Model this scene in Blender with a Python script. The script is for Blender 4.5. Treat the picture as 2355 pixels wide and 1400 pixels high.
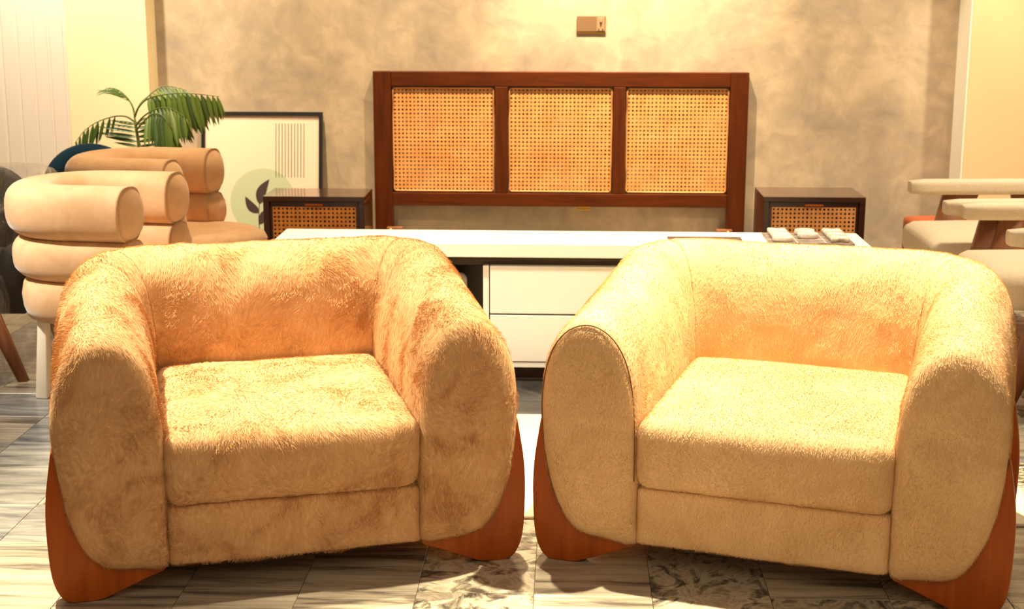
import bpy, bmesh, math, random
from mathutils import Vector, Matrix, noise
random.seed(7)
for o in list(bpy.data.objects): bpy.data.objects.remove(o)
SC = bpy.context.scene
COL = SC.collection
PI = math.pi

# ------------------------------------------------------------------ camera
cam_d = bpy.data.cameras.new('camera'); cam = bpy.data.objects.new('camera', cam_d); COL.objects.link(cam)
SC.camera = cam
p_, y_, r_ = (math.radians(a) for a in (12.2, 2.3, 0.1))
fw = Vector((-math.sin(y_)*math.cos(p_), math.cos(y_)*math.cos(p_), -math.sin(p_)))
rt = Vector((math.cos(y_), math.sin(y_), 0)); up = rt.cross(fw)
rt2 = rt*math.cos(r_)+up*math.sin(r_); up2 = up*math.cos(r_)-rt*math.sin(r_)
cam.matrix_world = Matrix(((rt2.x, up2.x, -fw.x, 0), (rt2.y, up2.y, -fw.y, 0), (rt2.z, up2.z, -fw.z, 1.45), (0, 0, 0, 1)))
cam_d.sensor_width = 36; cam_d.lens = 36*3375/2355
cam_d.clip_start = .05; cam_d.clip_end = 60
cam_d.dof.use_dof = True; cam_d.dof.focus_distance = 3.75; cam_d.dof.aperture_fstop = 7.0

# ------------------------------------------------------------------ light and exposure
vs = SC.view_settings
vs.view_transform = 'Standard'; vs.look = 'None'; vs.gamma = 1; vs.use_curve_mapping = False
vs.exposure = 0.0
W = bpy.data.worlds.new('room_ambient'); SC.world = W; W.use_nodes = True
W.node_tree.nodes['Background'].inputs[0].default_value = (.80, .72, .60, 1)
W.node_tree.nodes['Background'].inputs[1].default_value = .30
WARM = (1.0, .74, .42)
def lamp(name, kind, loc, target, power, color=WARM, size=.1, spot=60, blend=.6, sy=None):
    d = bpy.data.lights.new(name, kind); o = bpy.data.objects.new(name, d); COL.objects.link(o)
    o.location = loc; d.energy = power; d.color = color
    o.rotation_euler = (Vector(target)-Vector(loc)).to_track_quat('-Z', 'Y').to_euler()
    if kind == 'SPOT': d.spot_size = math.radians(spot); d.spot_blend = blend; d.shadow_soft_size = size
    if kind == 'AREA':
        d.size = size
        if sy: d.shape = 'RECTANGLE'; d.size_y = sy
    return o
# ceiling downlights by the far wall, then one added spot for the pier reveal
WW = (1, .81, .53)
lamp('wall_spot', 'SPOT', (-1.4, 7.0, 2.75), (-1.4, 7.62, 1.3), 330, WW, size=.02, spot=66, blend=1)
lamp('wall_spot', 'SPOT', (-.35, 7.0, 2.75), (-.3, 7.60, .8), 380, WW, size=.012, spot=66, blend=1)
lamp('wall_spot', 'SPOT', (.30, 7.0, 2.75), (.30, 7.60, .8), 640, WW, size=.012, spot=66, blend=1)
lamp('wall_spot', 'SPOT', (1.12, 7.0, 2.75), (1.12, 7.62, 1.3), 340, WW, size=.02, spot=62, blend=1)
lamp('wall_spot', 'SPOT', (-2.45, 6.5, 2.75), (-2.6, 7.5, 1.1), 380, (1, .86, .62), size=.05, spot=75, blend=1)
lamp('wall_spot', 'SPOT', (2.5, 6.6, 2.75), (2.5, 7.45, 1.1), 280, (1, .86, .60), size=.05, spot=80, blend=1)
lamp('wall_spot', 'SPOT', (1.25, 6.7, 2.75), (2.02, 7.5, .9), 150, (1, .86, .60), size=.03, spot=28, blend=.8)  # added spot without a known fixture, brightens the white pier reveal
# ceiling downlights over the furniture
lamp('ceiling_downlight', 'SPOT', (-1.75, 4.15, 2.85), (-1.18, 3.8, .6), 1250, (1, .87, .62), .03, 44, .9)
lamp('ceiling_downlight', 'SPOT', (-.25, 4.35, 2.85), (-.36, 3.75, .6), 560, (1, .86, .60), .03, 44, .9)
lamp('ceiling_downlight', 'SPOT', (.72, 4.05, 2.85), (.60, 3.65, .3), 1020, (1, .86, .60), .03, 60, .8)
lamp('ceiling_downlight', 'SPOT', (.1, 4.75, 2.85), (.1, 5.3, .3), 560, (1, .86, .62), .06, 62, .8)
lamp('ceiling_downlight', 'SPOT', (-3.0, 4.3, 2.3), (-1.65, 4.8, .68), 400, (1, .94, .82), .06, 42, .8)
lamp('ceiling_downlight', 'SPOT', (-1.5, 6.1, 2.85), (-1.6, 6.2, .5), 210, (1, .74, .44), .08, 90, .8)
lamp('ceiling_downlight', 'SPOT', (2.2, 5.6, 2.85), (1.9, 5.7, .5), 330, (1, .84, .60), .08, 95, .8)
# soft light of the rest of the showroom behind the camera
lamp('room_fill', 'AREA', (.2, .4, 2.7), (0, 4.2, .4), 36, (1, .70, .40), 3.0, sy=1.6)

# ------------------------------------------------------------------ helpers
def tag(o, label=None, cat=None, group=None, kind=None):
    if label: o['label'] = label
    if cat: o['category'] = cat
    if group: o['group'] = group
    if kind: o['kind'] = kind
    return o
def empty(name, loc=(0, 0, 0), rz=0, label=None, cat=None, group=None):
    o = bpy.data.objects.new(name, None); COL.objects.link(o); o.location = loc; o.rotation_euler = (0, 0, rz)
    o.empty_display_size = .1
    return tag(o, label, cat, group)
def link(name, me, mat=None, parent=None, smooth=False):
    o = bpy.data.objects.new(name, me); COL.objects.link(o)
    if mat: me.materials.append(mat)
    if parent: o.parent = parent
    if smooth: me.shade_smooth()
    return o
def obj(name, bm, mat=None, parent=None, smooth=False):
    bmesh.ops.recalc_face_normals(bm, faces=bm.faces)
    me = bpy.data.meshes.new(name); bm.to_mesh(me); bm.free()
    return link(name, me, mat, parent, smooth)
def pyobj(name, vs_, fs, mat=None, parent=None, smooth=False):
    me = bpy.data.meshes.new(name); me.from_pydata([tuple(v) for v in vs_], [], fs); me.update()
    return link(name, me, mat, parent, smooth)
def add_box(bm, x0, x1, y0, y1, z0, z1, bev=0, seg=2, M=None):
    r = bmesh.ops.create_cube(bm, size=1); v = r['verts']
    for q in v: q.co = Vector((x0+(q.co.x+.5)*(x1-x0), y0+(q.co.y+.5)*(y1-y0), z0+(q.co.z+.5)*(z1-z0)))
    if bev:
        es = list({e for q in v for e in q.link_edges})
        r = bmesh.ops.bevel(bm, geom=es, offset=bev, segments=seg, affect='EDGES', profile=.5)
        v = list({q for f in r['faces'] for q in f.verts} | {q for q in v if q.is_valid})
    if M is not None: bmesh.ops.transform(bm, matrix=M, verts=v)
    return v
def box(name, x0, x1, y0, y1, z0, z1, mat, parent=None, bev=0, seg=2, smooth=None, M=None):
    bm = bmesh.new(); add_box(bm, x0, x1, y0, y1, z0, z1, bev, seg, M)
    return obj(name, bm, mat, parent, bool(smooth))
def tube(name, pts, rad, mat, parent=None, n=8, closed=False):
    """round rod along a polyline, rad a number or one per point"""
    P = [Vector(p) for p in pts]; N = len(P)
    if not hasattr(rad, '__len__'): rad = [rad]*N
    vs_, fs = [], []
    up_ = Vector((0, 0, 1))
    for i, p in enumerate(P):
        t = (P[(i+1) % N]-P[i-1]) if closed else (P[min(i+1, N-1)]-P[max(i-1, 0)])
        t.normalize()
        a = t.cross(up_)
        if a.length < .05: a = t.cross(Vector((0, 1, 0)))
        a.normalize(); b = a.cross(t)
        for k in range(n):
            w = 2*PI*k/n; vs_.append(p+(a*math.cos(w)+b*math.sin(w))*rad[i])
    for i in range(N if closed else N-1):
        for k in range(n):
            j = (i+1) % N
            fs.append((i*n+k, i*n+(k+1) % n, j*n+(k+1) % n, j*n+k))
    if not closed: fs += [tuple(range(n-1, -1, -1)), tuple((N-1)*n+k for k in range(n))]
    return pyobj(name, vs_, fs, mat, parent, True)
def prism(name, poly, y0, y1, mat, parent=None, bev=.004, seg=2, M=None):
    """polygon in x,z extruded along y"""
    bm = bmesh.new(); vs_ = [bm.verts.new((x, y0, z)) for x, z in poly]
    f = bm.faces.new(vs_); r = bmesh.ops.extrude_face_region(bm, geom=[f])
    for g in r['geom']:
        if isinstance(g, bmesh.types.BMVert): g.co.y = y1
    if bev:
        es = [e for e in bm.edges if e.calc_face_angle(0) > .9]
        bmesh.ops.bevel(bm, geom=es, offset=bev, segments=seg, affect='EDGES')
    if M is not None: bmesh.ops.transform(bm, matrix=M, verts=bm.verts)
    o = obj(name, bm, mat, parent, True)
    return o
def sweep(name, prof, frames, mat, parent=None, cap0=True, cap1=True):
    """prof(i) -> list of (u,z); frames: list of (origin, outward dir). closed profile."""
    vs_, fs = [], []; N = len(frames)
    for i, (o_, d_) in enumerate(frames):
        pr = prof(i)
        for u, z in pr: vs_.append(Vector((o_[0]+d_[0]*u, o_[1]+d_[1]*u, z)))
    n = len(pr)
    for i in range(N-1):
        for k in range(n): fs.append((i*n+k, i*n+(k+1) % n, (i+1)*n+(k+1) % n, (i+1)*n+k))
    for c, i in ((cap0, 0), (cap1, N-1)):
        if c:
            ct = sum((vs_[i*n+k] for k in range(n)), Vector())/n; vs_.append(ct); m = len(vs_)-1
            for k in range(n): fs.append((i*n+k, i*n+(k+1) % n, m))
    bm = bmesh.new(); bv = [bm.verts.new(v) for v in vs_]
    for f in fs: bm.faces.new([bv[k] for k in f])
    return obj(name, bm, mat, parent, True)
def rbox(name, hx, hy, hz, r, mat, parent=None, n=14, puff=0, M=None):
    """soft padded box centred on the origin: rounded corners and puffed faces"""
    bm = bmesh.new(); bmesh.ops.create_cube(bm, size=2)
    bmesh.ops.subdivide_edges(bm, edges=bm.edges[:], cuts=n, use_grid_fill=True)
    for v in bm.verts:
        c = Vector((math.copysign(1-(1-abs(v.co[k]))**1.0, v.co[k]) for k in range(3)))
        q = Vector((c.x*hx, c.y*hy, c.z*hz))
        inner = Vector((max(-hx+r, min(hx-r, q.x)), max(-hy+r, min(hy-r, q.y)), max(-hz+r, min(hz-r, q.z))))
        d = q-inner
        if d.length > 1e-6: q = inner+d.normalized()*r
        fx, fy, fz = 1-(q.x/hx)**2, 1-(q.y/hy)**2, 1-(q.z/hz)**2
        q.z += puff*math.copysign(1, q.z)*fx*fy*(abs(q.z)/hz); q.y += puff*.7*math.copysign(1, q.y)*fx*fz*(abs(q.y)/hy)
        v.co = q
    if M is not None: bmesh.ops.transform(bm, matrix=M, verts=bm.verts)
    return obj(name, bm, mat, parent, True)
def dup(root, loc=None, rz=None, label=None):
    r = root.copy(); COL.objects.link(r)
    if loc is not None: r.location = loc
    if rz is not None: r.rotation_euler = (0, 0, rz)
    if label: r['label'] = label
    for ch in list(root.children):
        c = ch.copy(); COL.objects.link(c); c.parent = r
        for g in list(ch.children):
            d = g.copy(); COL.objects.link(d); d.parent = c
    return r

# ------------------------------------------------------------------ materials
def srgb(r, g, b):
    f = lambda c: ((c/255)/12.92 if c/255 <= .04045 else ((c/255+.055)/1.055)**2.4)
    return (f(r), f(g), f(b), 1)
class NT:
    def __init__(s, name):
        s.m = bpy.data.materials.new(name); s.m.use_nodes = True; s.t = s.m.node_tree; s.b = s.t.nodes['Principled BSDF']
    def n(s, ty, **kw):
        x = s.t.nodes.new(ty)
        for k, v in kw.items(): setattr(x, k, v)
        return x
    def l(s, a, b): s.t.links.new(a, b)
    def set(s, **kw):
        for k, v in kw.items(): s.b.inputs[k.replace('_', ' ')].default_value = v
        return s
    def coord(s, scale=(1, 1, 1), kind='Object', rot=(0, 0, 0)):
        c = s.n('ShaderNodeTexCoord'); mp = s.n('ShaderNodeMapping')
        s.l(c.outputs[kind], mp.inputs[0]); mp.inputs['Scale'].default_value = scale; mp.inputs['Rotation'].default_value = rot
        return mp.outputs[0]
    def noise(s, vec, scale, detail=4, rough=.5, dist=0):
        x = s.n('ShaderNodeTexNoise'); s.l(vec, x.inputs['Vector'])
        x.inputs['Scale'].default_value = scale; x.inputs['Detail'].default_value = detail
        x.inputs['Roughness'].default_value = rough; x.inputs['Distortion'].default_value = dist
        return x.outputs['Fac']
    def ramp(s, fac, stops):
        x = s.n('ShaderNodeValToRGB'); s.l(fac, x.inputs[0]); e = x.color_ramp.elements
        while len(e) < len(stops): e.new(.5)
        for k, (p, c) in enumerate(stops): e[k].position = p; e[k].color = c
        return x.outputs[0]
    def bump(s, h, st=.3, d=.01):
        x = s.n('ShaderNodeBump'); s.l(h, x.inputs['Height']); x.inputs['Strength'].default_value = st; x.inputs['Distance'].default_value = d
        s.l(x.outputs[0], s.b.inputs['Normal'])
def plain(name, c, rough=.6, **kw):
    a = NT(name); a.set(Base_Color=c, Roughness=rough, **kw); return a.m
def wood(name, c1, c2, axis='x', rough=.3, coat=.3, spec=.5):
    a = NT(name); sc = {'x': (2, 24, 24), 'y': (24, 2, 24), 'z': (24, 24, 2)}[axis]
    f = a.noise(a.coord(sc), 1.6, 5, .6, .4); a.l(a.ramp(f, [(.3, c1), (.7, c2)]), a.b.inputs['Base Color'])
    a.set(Roughness=rough, Coat_Weight=coat, Coat_Roughness=.15, Specular_IOR_Level=spec); return a.m
M = {}
a = NT('fur_tan')
f = a.noise(a.coord(), 7, 4, .65, .5)
a.l(a.ramp(f, [(.34, srgb(184, 136, 88)), (.46, srgb(204, 158, 110)), (.7, srgb(218, 176, 128))]), a.b.inputs['Base Color'])  # low stops darken brushed-up patches: shade of the standing pile put into the colour
a.set(Roughness=.85, Specular_IOR_Level=.12, Sheen_Weight=.35, Sheen_Roughness=.5, Sheen_Tint=srgb(255, 226, 180)); M['fur_tan'] = a.m
a = NT('fur_cream')
f = a.noise(a.coord(), 6, 3, .6, .6)
a.l(a.ramp(f, [(.3, srgb(212, 172, 122)), (.7, srgb(230, 194, 146))]), a.b.inputs['Base Color'])
a.set(Roughness=.85, Specular_IOR_Level=.12, Sheen_Weight=.35, Sheen_Roughness=.5, Sheen_Tint=srgb(255, 230, 190)); M['fur_cream'] = a.m
M['leg_wood'] = wood('varnished_brown_wood', srgb(146, 64, 3), srgb(172, 84, 8), 'z', .42, .06, .25)
M['dark_wood_x'] = wood('dark_mahogany_x', srgb(66, 25, 2), srgb(94, 40, 4), 'x', .4, .05, .22)
M['dark_wood_z'] = wood('dark_mahogany_z', srgb(62, 23, 2), srgb(90, 38, 4), 'z', .4, .05, .22)
M['stand_wood'] = wood('dark_walnut', srgb(46, 22, 12), srgb(64, 33, 19), 'x', .16, .5)
a = NT('woven_cane')
v = a.coord((1, 1, 1)); w1 = a.n('ShaderNodeTexWave'); w1.wave_type = 'BANDS'; w1.bands_direction = 'DIAGONAL'; a.l(v, w1.inputs[0]); w1.inputs['Scale'].default_value = 120; w1.inputs['Distortion'].default_value = 1
f = a.noise(v, 9, 3); a.l(a.ramp(f, [(.3, srgb(204, 134, 70)), (.7, srgb(228, 160, 94))]), a.b.inputs['Base Color'])
a.bump(w1.outputs['Fac'], .3, .001); a.set(Roughness=.5); M['cane'] = a.m
a = NT('honey_cane')
v = a.coord(); f = a.noise(v, 30, 3); a.l(a.ramp(f, [(.3, srgb(188, 112, 44)), (.7, srgb(214, 142, 66))]), a.b.inputs['Base Color']); a.set(Roughness=.5); M['cane_honey'] = a.m
# plaster wall: mottled grey beige
a = NT('mottled_plaster')
v = a.coord((1, 1, 1)); n1 = a.noise(v, 1.9, 6, .62, .9); n2 = a.noise(v, 7.5, 6, .6, .6)
mx = a.n('ShaderNodeMix', data_type='FLOAT'); mx.inputs[0].default_value = .38; a.l(n1, mx.inputs[2]); a.l(n2, mx.inputs[3])
a.l(a.ramp(mx.outputs[0], [(.34, srgb(142, 128, 110)), (.5, srgb(170, 150, 125)), (.66, srgb(198, 174, 144))]), a.b.inputs['Base Color'])
a.bump(n2, .25, .01); a.set(Roughness=.75); M['plaster'] = a.m
M['cream_paint'] = plain('cream_wall_paint', srgb(238, 218, 176), .7)
M['white_paint'] = plain('white_trim_paint', srgb(244, 238, 222), .6)
M['beige_paint'] = plain('beige_wall_paint', srgb(226, 196, 150), .7)
M['panel_white'] = plain('panel_white_paint', srgb(222, 208, 196), .55)
M['white_lacquer'] = plain('white_lacquer', srgb(246, 243, 232), .3, Coat_Weight=.4)
M['black'] = plain('black_laminate', srgb(34, 24, 18), .35)
M['black_frame'] = plain('black_frame_paint', srgb(24, 20, 18), .4)
M['brass'] = plain('brass', srgb(196, 152, 74), .3, Metallic=1.0)
M['grey_plastic'] = plain('grey_plastic', srgb(180, 168, 160), .5)
M['socket_plate'] = plain('brushed_socket_plate', srgb(118, 88, 60), .45, Metallic=.1)
M['socket_white'] = plain('socket_cream_plastic', srgb(150, 116, 82), .4)
M['hole'] = plain('socket_slot_dark', srgb(60, 44, 26), .7)
M['paper'] = plain('print_paper', srgb(230, 200, 174), .55)
M['print_green'] = plain('print_sage_green', srgb(178, 184, 150), .55)
M['print_line'] = plain('print_olive_line', srgb(88, 84, 52), .55)
M['print_leaf'] = plain('print_dark_brown', srgb(58, 40, 36), .55)
M['teal_velvet'] = plain('teal_blue_velvet', srgb(5, 38, 56), .85, Sheen_Weight=.04, Specular_IOR_Level=.15)
a = NT('velvet_cream'); f = a.noise(a.coord(), 9, 5, .65, .6)
a.l(a.ramp(f, [(.35, srgb(214, 190, 162)), (.62, srgb(234, 212, 184))]), a.b.inputs['Base Color'])
a.set(Roughness=.85, Sheen_Weight=.35, Sheen_Roughness=.4); M['velvet_cream'] = a.m
a = NT('velvet_tan'); f = a.noise(a.coord(), 7, 4, .6, .6)
a.l(a.ramp(f, [(.35, srgb(206, 160, 112)), (.65, srgb(224, 182, 136))]), a.b.inputs['Base Color'])
a.set(Roughness=.85, Sheen_Weight=.35, Sheen_Roughness=.4); M['velvet_tan'] = a.m
a = NT('linen_cream'); f = a.noise(a.coord((1, 1, 1)), 260, 2); a.l(a.ramp(f, [(.3, srgb(208, 190, 160)), (.7, srgb(226, 210, 182))]), a.b.inputs['Base Color']); a.bump(f, .2, .002); a.set(Roughness=.9); M['linen'] = a.m
M['chair_wood'] = wood('teak_chair_wood', srgb(120, 70, 38), srgb(148, 92, 54), 'z', .5, .2)
M['orange_leather'] = plain('orange_leather', srgb(178, 86, 44), .55)
M['cream_leg'] = plain('cream_painted_leg', srgb(240, 228, 206), .4)
M['grey_velvet'] = plain('charcoal_velvet', srgb(58, 52, 48), .7, Sheen_Weight=.1)
M['magazine'] = plain('grey_magazine_cover', srgb(96, 76, 64), .6)
a = NT('board_stone'); f = a.noise(a.coord(), 30, 4); a.l(a.ramp(f, [(.4, srgb(112, 96, 88)), (.7, srgb(150, 132, 120))]), a.b.inputs['Base Color']); a.set(Roughness=.25); M['board'] = a.m
a = NT('white_marble'); f = a.noise(a.coord(), 40, 4, .6, 1.5); a.l(a.ramp(f, [(.4, srgb(206, 192, 174)), (.65, srgb(226, 214, 198))]), a.b.inputs['Base Color']); a.set(Roughness=.25); M['marble_white'] = a.m
M['leaf'] = plain('palm_leaf_green', srgb(58, 84, 26), .45)
M['leaf_light'] = plain('palm_leaf_light', srgb(92, 116, 34), .45)
M['stem'] = plain('palm_stem', srgb(104, 118, 58), .5)
M['terracotta'] = plain('terracotta_pot', srgb(156, 92, 60), .7)
M['soil'] = plain('potting_soil', srgb(52, 38, 28), .95)
a = NT('rug_wool'); f = a.noise(a.coord(), 45, 4, .7); a.l(a.ramp(f, [(.3, srgb(212, 196, 164)), (.7, srgb(236, 222, 192))]), a.b.inputs['Base Color']); a.bump(f, .6, .01); a.set(Roughness=.95); M['rug'] = a.m
M['seam'] = plain('seam_thread', srgb(120, 80, 44), .9)
# clear plastic wrap
a = NT('clear_plastic'); t = a.t
tr = a.n('ShaderNodeBsdfTransparent'); gl = a.n('ShaderNodeBsdfGlossy'); gl.inputs['Roughness'].default_value = .12
gl.inputs[0].default_value = (1, .97, .9, 1)
ms = a.n('ShaderNodeMixShader'); lw = a.n('ShaderNodeLayerWeight'); lw.inputs[0].default_value = .35
ad = a.n('ShaderNodeMath', operation='MULTIPLY_ADD'); a.l(lw.outputs['Facing'], ad.inputs[0]); ad.inputs[1].default_value = .35; ad.inputs[2].default_value = .10
a.l(ad.outputs[0], ms.inputs[0]); a.l(tr.outputs[0], ms.inputs[1]); a.l(gl.outputs[0], ms.inputs[2])
bp = a.n('ShaderNodeBump'); a.l(a.noise(a.coord((9, 9, 2.5)), 1.6, 6, .6, 1.2), bp.inputs['Height']); bp.inputs['Distance'].default_value = .05; bp.inputs['Strength'].default_value = 1
a.l(bp.outputs[0], gl.inputs['Normal']); a.l(ms.outputs[0], t.nodes['Material Output'].inputs[0]); M['plastic'] = a.m
# marble floor tiles: three stones
def tile_mat(name, stops, streak, scale, dist):
    a = NT(name); c = a.n('ShaderNodeTexCoord'); oi = a.n('ShaderNodeObjectInfo'); vm = a.n('ShaderNodeVectorMath', operation='ADD')
    ml = a.n('ShaderNodeMath', operation='MULTIPLY'); a.l(oi.outputs['Random'], ml.inputs[0]); ml.inputs[1].default_value = 37
    a.l(c.outputs['Object'], vm.inputs[0]); a.l(ml.outputs[0], vm.inputs[1])
    mp = a.n('ShaderNodeMapping'); a.l(vm.outputs[0], mp.inputs[0]); mp.inputs['Scale'].default_value = streak
    f = a.noise(mp.outputs[0], scale, 7, .62, dist)
    col = a.ramp(f, stops)
    hv = a.n('ShaderNodeHueSaturation'); a.l(col, hv.inputs['Color'])
    m2 = a.n('ShaderNodeMath', operation='MULTIPLY_ADD'); a.l(oi.outputs['Random'], m2.inputs[0]); m2.inputs[1].default_value = .32; m2.inputs[2].default_value = .66
    a.l(m2.outputs[0], hv.inputs['Value']); a.l(hv.outputs[0], a.b.inputs['Base Color'])
    a.set(Roughness=.22, Specular_IOR_Level=.4); return a.m
g = srgb
T_STREAK = tile_mat('marble_streaked', [(.36, g(112, 104, 92)), (.45, g(172, 158, 136)), (.6, g(206, 194, 170)), (.75, g(188, 172, 146))], (1.1, 11, 1), 2.0, .5)
T_BRECC = tile_mat('marble_veined', [(.38, g(92, 86, 76)), (.46, g(158, 146, 124)), (.53, g(212, 200, 174)), (.62, g(176, 160, 136)), (.72, g(214, 204, 180))], (4, 5, 1), 2.4, 1.6)
T_GREY = tile_mat('marble_grey', [(.34, g(96, 96, 94)), (.5, g(138, 136, 130)), (.64, g(168, 164, 154))], (2, 9, 1), 2.0, .6)

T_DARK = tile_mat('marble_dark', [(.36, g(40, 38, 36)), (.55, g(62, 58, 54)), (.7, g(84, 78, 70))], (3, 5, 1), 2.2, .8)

# ------------------------------------------------------------------ fur as geometry nodes on the upholstery
FUR = {}
def fur_group(name, density, length, radius, mat, lift, seed_scale, bigf, patch):
    g = bpy.data.node_groups.new(name, 'GeometryNodeTree')
    g.interface.new_socket('Geometry', in_out='INPUT', socket_type='NodeSocketGeometry')
    g.interface.new_socket('Geometry', in_out='OUTPUT', socket_type='NodeSocketGeometry')
    N = g.nodes; L = g.links.new
    i = N.new('NodeGroupInput'); o = N.new('NodeGroupOutput')
    dp = N.new('GeometryNodeDistributePointsOnFaces'); L(i.outputs[0], dp.inputs['Mesh']); dp.inputs['Density'].default_value = density
    # pile direction: coherent flow, brushed patches and a little disorder
    pos = N.new('GeometryNodeInputPosition')
    def nz(scale, detail=1):
        x = N.new('ShaderNodeTexNoise'); L(pos.outputs[0], x.inputs['Vector']); x.inputs['Scale'].default_value = scale; x.inputs['Detail'].default_value = detail
        s = N.new('ShaderNodeVectorMath'); s.operation = 'SUBTRACT'; L(x.outputs['Color'], s.inputs[0]); s.inputs[1].default_value = (.5, .5, .5)
        return s.outputs[0]
    def vm(op, a_, b_=None, sc=None):
        x = N.new('ShaderNodeVectorMath'); x.operation = op; L(a_, x.inputs[0])
        if b_ is not None:
            if isinstance(b_, tuple): x.inputs[1].default_value = b_
            else: L(b_, x.inputs[1])
        if sc is not None: x.inputs['Scale'].default_value = sc
        return x.outputs[0]
    big = vm('SCALE', nz(seed_scale), sc=bigf); mid = vm('SCALE', nz(24), sc=.8); fine = vm('SCALE', nz(115), sc=2.2)
    rv = N.new('FunctionNodeRandomValue'); rv.data_type = 'FLOAT_VECTOR'; rv.inputs[0].default_value = (-1, -1, -1); rv.inputs[1].default_value = (1, 1, 1)
    flow = vm('ADD', vm('ADD', big, mid), vm('ADD', fine, vm('SCALE', rv.outputs[0], sc=.28)))
    flow = vm('ADD', flow, (0.0, -.9, -.7))
    nn = dp.outputs['Normal']
    d = N.new('ShaderNodeVectorMath'); d.operation = 'DOT_PRODUCT'; L(flow, d.inputs[0]); L(nn, d.inputs[1])
    s = N.new('ShaderNodeVectorMath'); s.operation = 'SCALE'; L(nn, s.inputs[0]); L(d.outputs['Value'], s.inputs['Scale'])
    tang = vm('SUBTRACT', flow, s.outputs[0]); tang = vm('NORMALIZE', tang)
    # brushed-up patches: there the pile stands, elsewhere (and on level tops) it lies flat
    pn_ = N.new('ShaderNodeTexNoise'); L(pos.outputs[0], pn_.inputs['Vector']); pn_.inputs['Scale'].default_value = 7; pn_.inputs['Detail'].default_value = 4; pn_.inputs['Roughness'].default_value = .65; pn_.inputs['Distortion'].default_value = .5
    pm = N.new('ShaderNodeMapRange'); L(pn_.outputs[0], pm.inputs['Value']); pm.inputs['From Min'].default_value = .47; pm.inputs['From Max'].default_value = .41; pm.inputs['To Min'].default_value = 0; pm.inputs['To Max'].default_value = patch
    sn = N.new('ShaderNodeSeparateXYZ'); L(nn, sn.inputs[0])
    tm = N.new('ShaderNodeMapRange'); L(sn.outputs[2], tm.inputs['Value']); tm.inputs['From Min'].default_value = .3; tm.inputs['From Max'].default_value = .9; tm.inputs['To Min'].default_value = 1; tm.inputs['To Max'].default_value = .12
    pr_ = N.new('ShaderNodeMath'); pr_.operation = 'MULTIPLY_ADD'; L(pm.outputs[0], pr_.inputs[0]); L(tm.outputs[0], pr_.inputs[1]); pr_.inputs[2].default_value = lift
    sl = N.new('ShaderNodeVectorMath'); sl.operation = 'SCALE'; L(nn, sl.inputs[0]); L(pr_.outputs[0], sl.inputs['Scale'])
    direction = vm('ADD', tang, sl.outputs[0])
    al = N.new('FunctionNodeAlignRotationToVector'); al.axis = 'Z'; L(direction, al.inputs['Vector'])
    a2 = N.new('FunctionNodeAlignRotationToVector'); a2.axis = 'Y'; a2.pivot_axis = 'Z'; L(al.outputs[0], a2.inputs['Rotation']); L(vm('ADD', nn, vm('SCALE', rv.outputs[0], sc=.5)), a2.inputs['Vector'])
    # one hair: a tapered flat blade standing along z
    gr = N.new('GeometryNodeMeshGrid'); gr.inputs[0].default_value = 2*radius; gr.inputs[1].default_value = length; gr.inputs[2].default_value = 2; gr.inputs[3].default_value = 2
    gp = N.new('GeometryNodeInputPosition'); sx = N.new('ShaderNodeSeparateXYZ'); L(gp.outputs[0], sx.inputs[0])
    mr = N.new('ShaderNodeMapRange'); L(sx.outputs[1], mr.inputs['Value']); mr.inputs['From Min'].default_value = -length/2; mr.inputs['From Max'].default_value = length/2; mr.inputs['To Min'].default_value = 1; mr.inputs['To Max'].default_value = .2
    mx = N.new('ShaderNodeMath'); mx.operation = 'MULTIPLY'; L(sx.outputs[0], mx.inputs[0]); L(mr.outputs[0], mx.inputs[1])
    az = N.new('ShaderNodeMath'); az.operation = 'ADD'; L(sx.outputs[1], az.inputs[0]); az.inputs[1].default_value = length/2
    cx = N.new('ShaderNodeCombineXYZ'); L(mx.outputs[0], cx.inputs[0]); L(az.outputs[0], cx.inputs[2])
    spn = N.new('GeometryNodeSetPosition'); L(gr.outputs[0], spn.inputs[0]); L(cx.outputs[0], spn.inputs['Position'])
    smt = N.new('GeometryNodeSetMaterial'); L(spn.outputs[0], smt.inputs[0]); smt.inputs['Material'].default_value = mat
    ip = N.new('GeometryNodeInstanceOnPoints'); L(dp.outputs['Points'], ip.inputs['Points']); L(smt.outputs[0], ip.inputs['Instance']); L(a2.outputs[0], ip.inputs['Rotation'])
    r2 = N.new('FunctionNodeRandomValue'); r2.inputs[2].default_value = .55; r2.inputs[3].default_value = 1.15; L(r2.outputs[1], ip.inputs['Scale'])
    sm = N.new('GeometryNodeRealizeInstances'); L(ip.outputs[0], sm.inputs[0])
    j = N.new('GeometryNodeJoinGeometry'); L(i.outputs[0], j.inputs[0]); L(sm.outputs[0], j.inputs[0]); L(j.outputs[0], o.inputs[0])
    return g
FUR['tan'] = fur_group('long_pile', 120000, .0115, .0005, M['fur_tan'], .26, 6.0, 4.2, 1.1)
FUR['cream'] = fur_group('short_pile', 120000, .0065, .0005, M['fur_cream'], .5, 5.0, 2.6, .7)
def furry(o, kind, folds=.004, seed=0.0):
    me = o.data
    # soft folds in the cover
    for v in me.vertices:
        q = v.co
        n1 = noise.noise(Vector((q.x*6+seed, q.y*6, q.z*6)))
        n2 = noise.noise(Vector((q.x*17+seed, q.y*17+3, q.z*17)))
        n3 = 1-abs(noise.noise(Vector((q.x*11+seed*2, q.y*7, q.z*11+5))))*2
        v.co = q+v.normal*(folds*(n1+.5*n2)+folds*.5*max(0, n3-.6)*2)
    md = o.modifiers.new('pile', 'NODES'); md.node_group = FUR[kind]
    return o

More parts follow.
